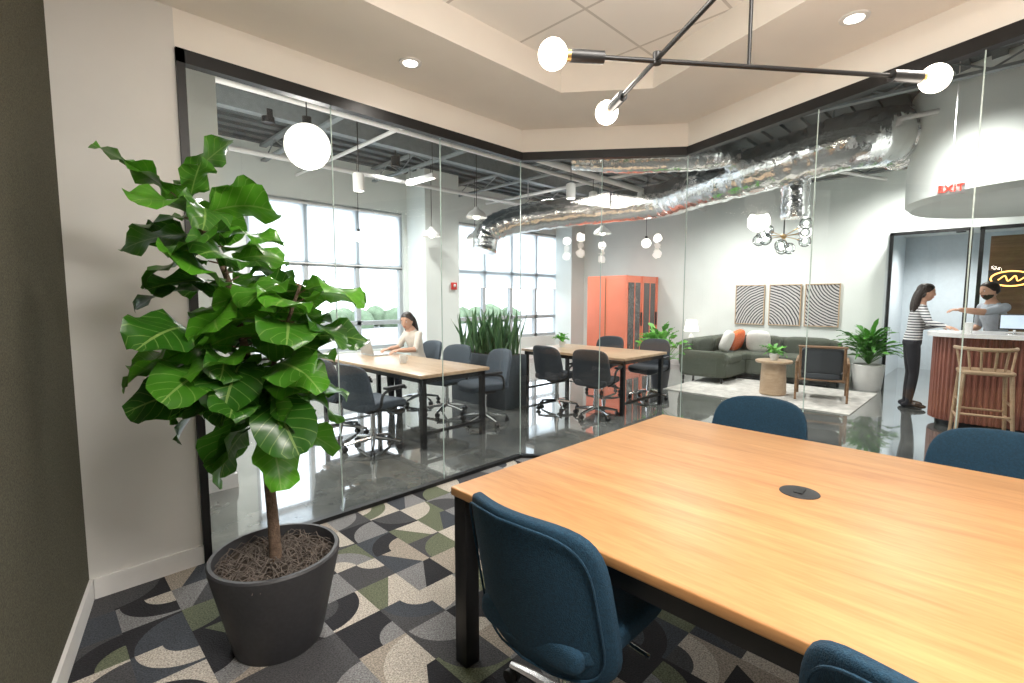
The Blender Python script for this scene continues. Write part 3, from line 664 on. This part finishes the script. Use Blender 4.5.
mb=MB('tablet_stand'); mb.box((0,0,.14),(.015,.26,.18),m_blackp,rot=(0,.25,0),bev=.004); mb.box((-.009,0,.14),(.004,.23,.15),m_screen,rot=(0,.25,0)); mb.cyl((.02,0,0),(.01,0,.1),.012,m_chrome); mb.lathe([(0,0),(.07,0),(.07,.008),(0,.01)],(.02,0,0),m_chrome); mb.done((7.75,-.12,1.105))
mb=MB('paper_cup'); mb.lathe([(0,0),(.03,0),(.04,.11),(.042,.11),(.042,.12),(0,.125)],(0,0,0),m_potw,20); mb.done((7.7,.25,1.105))
# ------------------------------------------------------------------ people
def hand(mb,w,d,up,mat,grip=.5,right=False):
    w=Vector(w); d=Vector(d).normalized(); up=Vector(up); side=d.cross(up).normalized(); up=side.cross(d).normalized()
    b=bmesh.new(); bmesh.ops.create_uvsphere(b,u_segments=12,v_segments=8,radius=1)
    Mx=Matrix((( d.x*.052,side.x*.042,up.x*.017,w.x+d.x*.045),(d.y*.052,side.y*.042,up.y*.017,w.y+d.y*.045),(d.z*.052,side.z*.042,up.z*.017,w.z+d.z*.045),(0,0,0,1)))
    b.transform(Mx); mb.put(b,mat)
    for k,(o,ln) in enumerate(((-.03,.065),(-.011,.078),(.009,.073),(.028,.056))):
        p=w+d*.078+side*o; pts=[p]; a=.15
        for j in range(3):
            a+=grip*.6; pts.append(pts[-1]+(d*math.cos(a)-up*math.sin(a))*ln/3)
        mb.tube([w+d*.05+side*o*.8]+pts,[.009,.009,.0085,.008,.006],mat,8)
    s=-1 if right else 1
    mb.tube([w+d*.02+side*.025*s*-1,w+d*.045-side*.052*s,w+d*.075-side*.058*s-up*.01],[.011,.0095,.007],mat,8)
def person(name,J,loc,rz,mats,head,headrot,hairlen,hands,beard=False,hem=.93):
    V=lambda k:Vector(J[k][:3])
    E=[('pelvis','waist','top'),('waist','chest','top'),('chest','neck','top'),('neck','nb','skin'),('chest','shL','top'),('shL','elL','top'),('elL','wrL','arm'),('chest','shR','top'),('shR','elR','top'),('elR','wrR','arm'),
       ('pelvis','hipL','leg'),('hipL','knL','leg'),('knL','anL','leg'),('anL','toL','shoe'),('pelvis','hipR','leg'),('hipR','knR','leg'),('knR','anR','leg'),('anR','toR','shoe')]
    raw=MB('raw'); k8=.92
    def limb(names):
        pts=[V(n) for n in names]; rr=[J[n][3]*k8 for n in names]
        for (p,q,a,b) in zip(pts,pts[1:],rr,rr[1:]):
            N=5; raw.tube([p+(q-p)*i/N for i in range(N+1)],[a+(b-a)*i/N+(.006*math.sin(math.pi*i/N)) for i in range(N+1)],m_skin,14); raw.ball(q,b*1.0,m_skin,14)
        raw.ball(pts[0],rr[0],m_skin,14)
    wide=J['shL'][3]/.055
    for s in 'LR':
        limb(('sh'+s,'el'+s,'wr'+s)); limb(('hip'+s,'kn'+s,'an'+s))
        a,t=V('an'+s),V('to'+s); hx=(t-a); hx.z=0; hx.normalize()
        heel=a-hx*.045; heel.z=a.z-.045; raw.ball(heel,(.045,.038,.04),m_skin,12)
        raw.tube([heel,heel+(t-heel)*.6+Vector((0,0,.012)),t+Vector((0,0,.004))],[.036,.037,.030],m_skin,12); raw.ball(t+Vector((0,0,.002)),(.045,.038,.028),m_skin,12)
    limb(('neck','nb'))
    st=[(V('pelvis')-Vector((0,0,.03)),.108,.15),(V('pelvis')+(V('waist')-V('pelvis'))*.5,.10,.14),(V('waist'),.088,.122),(V('waist')+(V('chest')-V('waist'))*.5,.098,.135),(V('chest'),.108,.150),(V('chest')+(V('neck')-V('chest'))*.45,.095,.150),(V('chest')+(V('neck')-V('chest'))*.75,.07,.12),(V('neck'),.055,.075)]
    for (p,a,b),(q,c,d) in zip(st,st[1:]):
        for i in range(4):
            t=i/4; raw.ball(p+(q-p)*t,((a+(c-a)*t)*(.9+.1*wide),(b+(d-b)*t)*wide**.7,.075),m_skin,20)
    me=bpy.data.meshes.new('b'); raw.bm.to_mesh(me); raw.bm.free()
    ob=bpy.data.objects.new('b',me); scene.collection.objects.link(ob)
    md=ob.modifiers.new('r','REMESH'); md.mode='VOXEL'; md.voxel_size=.012; md.use_smooth_shade=True
    sm=ob.modifiers.new('s','SMOOTH'); sm.factor=.5; sm.iterations=5
    bpy.context.view_layer.update()
    m2=bpy.data.meshes.new_from_object(ob.evaluated_get(bpy.context.evaluated_depsgraph_get())); bpy.data.objects.remove(ob)
    mb=MB(name)
    def reg(c):
        best=None
        for a,b,r in E:
            p=Vector(J[a][:3]);q=Vector(J[b][:3]); d=q-p; t=max(0,min(1,(c-p).dot(d)/d.length_squared)); dist=(p+d*t-c).length-.3*(J[a][3]*(1-t)+J[b][3]*t)
            if best is None or dist<best[0]: best=(dist,r,t)
        r=best[1]
        if r in('leg','top') and abs(c.x)<.2 and abs(c.y)<.2: r='top' if c.z>hem else ('leg' if r=='top' else r)
        return mats[r]
    mb.mesh(m2,reg)
    hb=MB('tmp'); S=Vector(head)
    def hf(p):
        q=p.copy()
        if q.z<-.03: k=(-.03-q.z)/.09; q.y*=1-.35*k; q.x*=1-.18*k; q.x+=.018*k
        return q
    def hm_(c): return m_hair if (beard and c.z<-.043 and c.x>-.005) else m_skin
    hb.sup((0,0,0),(.185,.15,.23),hm_,2.3,16,fn=hf)
    hb.ball((.094,0,-.012),(.014,.010,.024),m_skin,10,(0,-.3,0)); hb.ball((.100,0,-.026),(.011,.014,.009),m_skin,8)
    for y in (-1,1):
        hb.ball((.078,y*.031,.01),(.012,.014,.008),m_eye,10); hb.ball((.0885,y*.030,.01),(.0035,.005,.005),m_hair,8); hb.ball((.083,y*.033,.030),(.008,.016,.003),m_hair,8)
        hb.ball((-.005,y*.075,-.005),(.018,.009,.03),m_skin,10)
    hb.ball((.086,0,-.060),(.010,.020,.006),m_lip,10)
    def hairf(p):
        q=p.copy(); lim=.075-.9*max(0,.075-q.z)
        lim=max(lim,-.015)
        if q.z<.075 and q.x>lim: q.x=lim+(q.x-lim)*.05; q.y*=.90
        if q.z<-.02 and not hairlen: k=min(1,(-.02-q.z)/.07); q.y*=1-.3*k; q.x=q.x*(1-.3*k)
        return q
    hb.sup((-.010,0,.02),(.205,.168,.212),m_hair,2.3,16,fn=hairf)
    if hairlen:
        for y in (-.055,-.03,0,.03,.055):
            hb.tube(smooth([(-.045,y,.06),(-.085,y*1.1,-.04),(-.10,y*1.25,-.06-hairlen*.5),(-.085,y*1.1,-.06-hairlen)],5),[.025,.032,.036,.038,.038,.038,.038,.038,.037,.036,.034,.032,.028,.024,.018,.008],m_hair,10)
    hb.cyl((-.01,0,-.06),(-.03,0,-.14),.048,m_skin,seg=14)
    me3=bpy.data.meshes.new('h'); hb.bm.to_mesh(me3); hm=hb.mats; hb.bm.free()
    me3.transform(Matrix.Translation(S)@Euler(headrot).to_matrix().to_4x4())
    n=len(mb.bm.faces); mb.bm.from_mesh(me3); mb.bm.faces.ensure_lookup_table()
    idx=[p.material_index for p in me3.polygons]
    for f,i in zip(mb.bm.faces[n:],idx): f.material_index=mb.mi(hm[i]); f.smooth=True
    for (k,d,up,g,rr) in hands: hand(mb,J[k][:3],d,up,m_skin,g,rr)
    return mb.done(loc,rz)
stand=dict(pelvis=(0,0,.93,.125),waist=(.0,0,1.08,.105),chest=(0,0,1.27,.125),neck=(0,0,1.43,.055),nb=(.015,0,1.50,.05),
 hipL=(0,.085,.87,.09),knL=(.02,.095,.48,.06),anL=(-.01,.1,.09,.042),toL=(.14,.12,.035,.034),
 hipR=(0,-.085,.87,.09),knR=(.03,-.095,.48,.06),anR=(-.01,-.1,.09,.042),toR=(.14,-.12,.035,.034))
w=dict(stand); w.update(waist=(.02,0,1.07,.1),chest=(.05,0,1.25,.115),neck=(.07,0,1.42,.05),nb=(.09,0,1.49,.045),shL=(.04,.165,1.37,.055),elL=(.06,.22,1.10,.042),wrL=(.25,.10,1.12,.028),shR=(.06,-.165,1.37,.055),elR=(.10,-.36,1.19,.042),wrR=(.25,-.47,1.15,.028))
person('standing_woman',w,(8.64,.84,0),R(-75),dict(top=m_stripe,arm=m_stripe,skin=m_skin,leg=m_jeans,shoe=m_shoe),(.115,0,1.585),(0,.1,.1),.28,[('wrR',(.8,-.5,-.25),(0,0,1),.2,True),('wrL',(.8,-.5,.1),(0,0,1),.6,False)])
q=dict(stand); q.update(waist=(.03,0,1.07,.115),chest=(.08,0,1.26,.135),neck=(.11,0,1.44,.06),nb=(.13,0,1.50,.055),shL=(.10,.185,1.39,.065),elL=(.34,.2,1.33,.048),wrL=(.58,.14,1.36,.032),shR=(.08,-.185,1.39,.065),elR=(.06,-.26,1.12,.048),wrR=(.25,-.17,1.05,.032))
person('standing_man',q,(9.0,-.0,0),R(128),dict(top=m_shirt,arm=m_skin,skin=m_skin,leg=m_jeans,shoe=m_shoe),(.155,0,1.6),(0,.12,0),0,[('wrL',(1,-.15,0),(0,0,1),.35,False),('wrR',(.9,.4,0),(0,0,1),.7,True)],True)
sdn=dict(pelvis=(0,0,.60,.12),waist=(.03,0,.73,.1),chest=(.08,0,.91,.11),neck=(.13,0,1.06,.05),nb=(.16,0,1.12,.045),shL=(.10,.16,1.01,.052),elL=(.2,.22,.80,.04),wrL=(.42,.13,.80,.027),shR=(.10,-.16,1.01,.052),elR=(.2,-.22,.80,.04),wrR=(.42,-.13,.80,.027),
 hipL=(.04,.085,.58,.08),knL=(.42,.1,.56,.058),anL=(.40,.1,.09,.04),toL=(.55,.1,.035,.032),hipR=(.04,-.085,.58,.08),knR=(.42,-.1,.56,.058),anR=(.40,-.1,.09,.04),toR=(.55,-.1,.035,.032))
person('seated_woman',sdn,(4.0,5.9,0),R(180),dict(top=m_cream,arm=m_skin,skin=m_skin,leg=m_jeans,shoe=m_shoe),(.19,0,1.19),(0,.25,.5),.24,[('wrL',(1,-.1,-.1),(0,0,1),.4,False),('wrR',(1,.1,-.1),(0,0,1),.4,True)],hem=.64)
# ------------------------------------------------------------------ outside
mb=MB('ground_outside'); mb.box((6,30,-.15),(80,43,.1),m_asph); mb.done()
mb=MB('hedge_row')
for k in range(60): mb.ball((-22+k*.8+random.uniform(-.3,.3),25+random.uniform(-.4,.4),.25+random.uniform(-.1,.3)),random.uniform(.6,.85),m_tree,10)
mb.done()
for x,y in ((-3.5,19),(4,20)):
    mb=MB('parked_car'); mb.sup((0,0,.55),(4.3,1.75,.65),m_carp,5); mb.sup((-.1,0,1.05),(2.3,1.5,.7),m_darkgl,4)
    for a in (-1.3,1.3):
        for b in (-.8,.8): mb.cyl((a,b-.1,.32),(a,b+.1,.32),.32,m_blackp)
    mb.done((x,y,-.1))
# ------------------------------------------------------------------ lighting
for (a,b,e) in ((2.2,6.3,210),(4.3,6.9,160),(7.6,6.6,230),(5.6,3.0,190),(8.9,3.6,255),(9.6,1.0,170),(6.4,.6,160),(7.0,-2.5,170),(12.2,.6,140)):
    z=2.7 if a>12 else H-.38
    mb=MB('added_spotlight'); mb.lathe([(0,.0),(.06,.0),(.07,-.01),(.07,.14),(0,.15)],(0,0,0),m_blackp,20); mb.cyl((0,0,.14),(0,0,.1 if a>12 else .37),.01,m_blackp,seg=6); mb.done((a,b,z+.02))  # small housings invented for the added fill spots
    lamp('SPOT',(a,b,z-.02),e*1.5,(1,.985,.945),.12,ang=160)  # spots added to brighten the outer office and hallway
wd=bpy.data.worlds.new('World'); scene.world=wd; wd.use_nodes=True
nt=wd.node_tree; bg=nt.nodes['Background']; bg.inputs[0].default_value=(.86,.93,1,1); bg.inputs[1].default_value=4.8
# ------------------------------------------------------------------ camera
cam=bpy.data.cameras.new('camera'); co=bpy.data.objects.new('camera',cam); scene.collection.objects.link(co)
co.location=(0,0,1.5); co.rotation_euler=(R(85),0,R(-45)); cam.lens=488/1024*36; cam.sensor_width=36; cam.clip_start=.05; cam.clip_end=200
scene.camera=co
scene.view_settings.view_transform='Standard'
